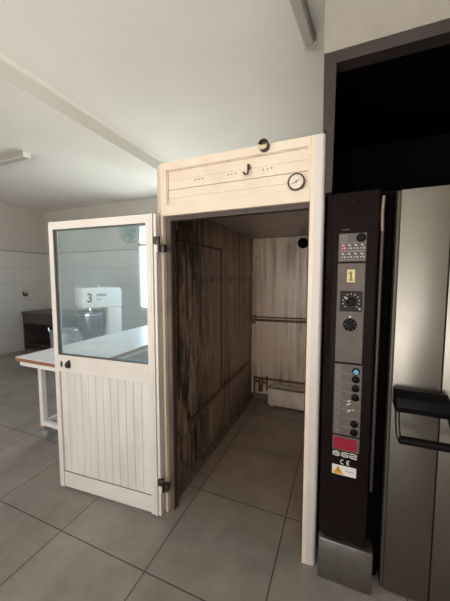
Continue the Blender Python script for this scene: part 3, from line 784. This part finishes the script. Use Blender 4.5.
# marks on the side of the head
t3 = MB(); t3.merge(text_mesh('3', .17, .006, .001, 1.0)); t3.move(Matrix.Translation((.2165, -.21, 1.20)) @ Matrix.Rotation(PI / 2, 4, 'Z'))
t3.build('head_number', M['mixermark'], mx, world=False, smooth=False)
b = lm().box(.2152, .2170, -.105, .055, 1.225, 1.262)
for k in range(3): b.box(.2152, .2170, -.10 + .035 * k, -.08 + .03 * k, 1.17 - .01 * (k % 2), 1.20)
b.build('name_plate', mat('grey_name_plate', (0.33, 0.34, 0.36), 0.5), mx, world=False, smooth=False)
b = lm().lathe([(0, .60), (.10, .605), (.165, .66), (.20, .76), (.212, .90), (.212, .985), (.222, .992), (.222, 1.0), (.205, 1.0), (.205, .90), (.19, .77), (.155, .675), (.09, .62), (0, .615)], (0, -.135, 0))
b.build('mixer_bowl', M['bowlsteel'], mx, world=False)
lm().lathe([(.214, .955), (.226, .958), (.226, .972), (.214, .975)], (0, -.135, 0)).build('bowl_rim', M['chrome'], mx, world=False)
lm().cyl((0, -.135, .161), (0, -.135, .603), .085, .06, seg=28).build('bowl_pedestal', M['chrome'], mx, world=False)
lm().cyl((0, -.135, 1.0), (0, -.135, 1.062), .05, seg=24).cyl((.05, -.135, .72), (0, -.135, 1.01), .018, seg=14).build('mixing_hook', M['chrome'], mx, world=False)
lm().cyl((.06, -.02, 1.346), (.06, -.02, 1.385), .006, seg=10).build('top_pin', M['chrome'], mx, world=False)

# ------------------------------------------------------------------ dark counter in the far corner, steel bowl in front
ct = thing('counter', 'dark open-fronted counter in the far corner against the tiled wall', 'counter', (-5.3, 3.97, 0))
MB().box(-6.07, -4.45, 3.675, 4.27, .765, .80, .004).build('worktop', M['countertop'], ct, smooth=False)
b = MB().box(-6.06, -6.03, 3.70, 4.26, .0008, .764).box(-4.50, -4.47, 3.70, 4.26, .0008, .764).box(-6.03, -4.50, 4.23, 4.26, .0008, .764).box(-6.03, -4.50, 3.70, 3.73, .56, .764)
b.build('carcass', M['counter'], ct, smooth=False)
MB().box(-6.029, -4.501, 3.74, 4.229, .10, .13).build('lower_shelf', M['darkwood'], ct, smooth=False)
bk = thing('steel_bin', 'stainless steel bin standing beside the dark counter behind the glass door', 'bin', (-4.17, 3.22, 0))
b = MB().lathe([(0, .002), (.20, .002), (.225, .06), (.24, .60), (.25, .612), (.25, .622), (.236, .622), (.22, .08), (0, .02)], (-4.17, 3.22, 0))
b.build('bin_body', mat('cloudy_steel', (0.50, 0.50, 0.54), 0.35, 0.7), bk)
b = MB().tube([(-4.17 + .20 * math.cos(a), 3.22 + .20 * math.sin(a), .64) for a in [2 * PI * k / 36 for k in range(37)]], .006, 8)
b.tube([(-4.37, 3.22, .615), (-4.372, 3.22, .64)], .006, 8).tube([(-3.97, 3.22, .615), (-3.968, 3.22, .64)], .006, 8)
b.tube([(-4.42, 3.12, .60), (-4.435, 3.10, .65), (-4.40, 3.07, .67), (-4.37, 3.06, .62)], .010, 8)
b.build('bin_handle', M['chrome'], bk)

# ------------------------------------------------------------------ small things on the walls
so = MB().box(XL, XL + .045, 3.735, 3.815, 1.115, 1.20, .006).build('wall_socket', M['outlet'])
tag(so, 'small dark red socket box on the tiled left wall above the counter', 'socket')
MB().box(XL + .0452, XL + .050, 3.748, 3.802, 1.175, 1.193, .001).build('socket_lid', M['tablemetal'], so, smooth=False)
fa = thing('wall_fan', 'round grey-green fan high on the back wall beside the window', 'fan', (-3.622, YB, 2.335))
MB().cyl((-3.622, YB - .001, 2.335), (-3.622, YB - .10, 2.335), .045, seg=24).build('fan_motor', M['fan'], fa)
b = MB()
for k in range(5):
    a = 2 * PI * k / 5
    b.box(-3.622 + .03, -3.622 + .165, YB - .135, YB - .129, 2.335 - .045, 2.335 + .045, .002, rot=Matrix.Rotation(a, 3, 'Y') @ Matrix.Rotation(.35, 3, 'X'), piv=(-3.622, YB - .132, 2.335))
b.cyl((-3.622, YB - .1, 2.335), (-3.622, YB - .15, 2.335), .03, seg=20)
b.build('fan_blades', M['fan'], fa)
b = MB()
def ring(r, y, t): b.tube([(-3.622 + r * math.cos(2 * PI * k / 40), y, 2.335 + r * math.sin(2 * PI * k / 40)) for k in range(41)], t, 6)
ring(.20, YB - .10, .010); ring(.20, YB - .16, .008); ring(.14, YB - .19, .005); ring(.08, YB - .20, .005)
for k in range(24):
    a = 2 * PI * k / 24; c, s_ = math.cos(a), math.sin(a)
    b.tube([(-3.622 + r * c, y, 2.335 + r * s_) for r, y in ((.03, YB - .205), (.08, YB - .20), (.14, YB - .19), (.20, YB - .16), (.20, YB - .10))], .003, 5)
b.build('fan_guard', M['fan'], fa)
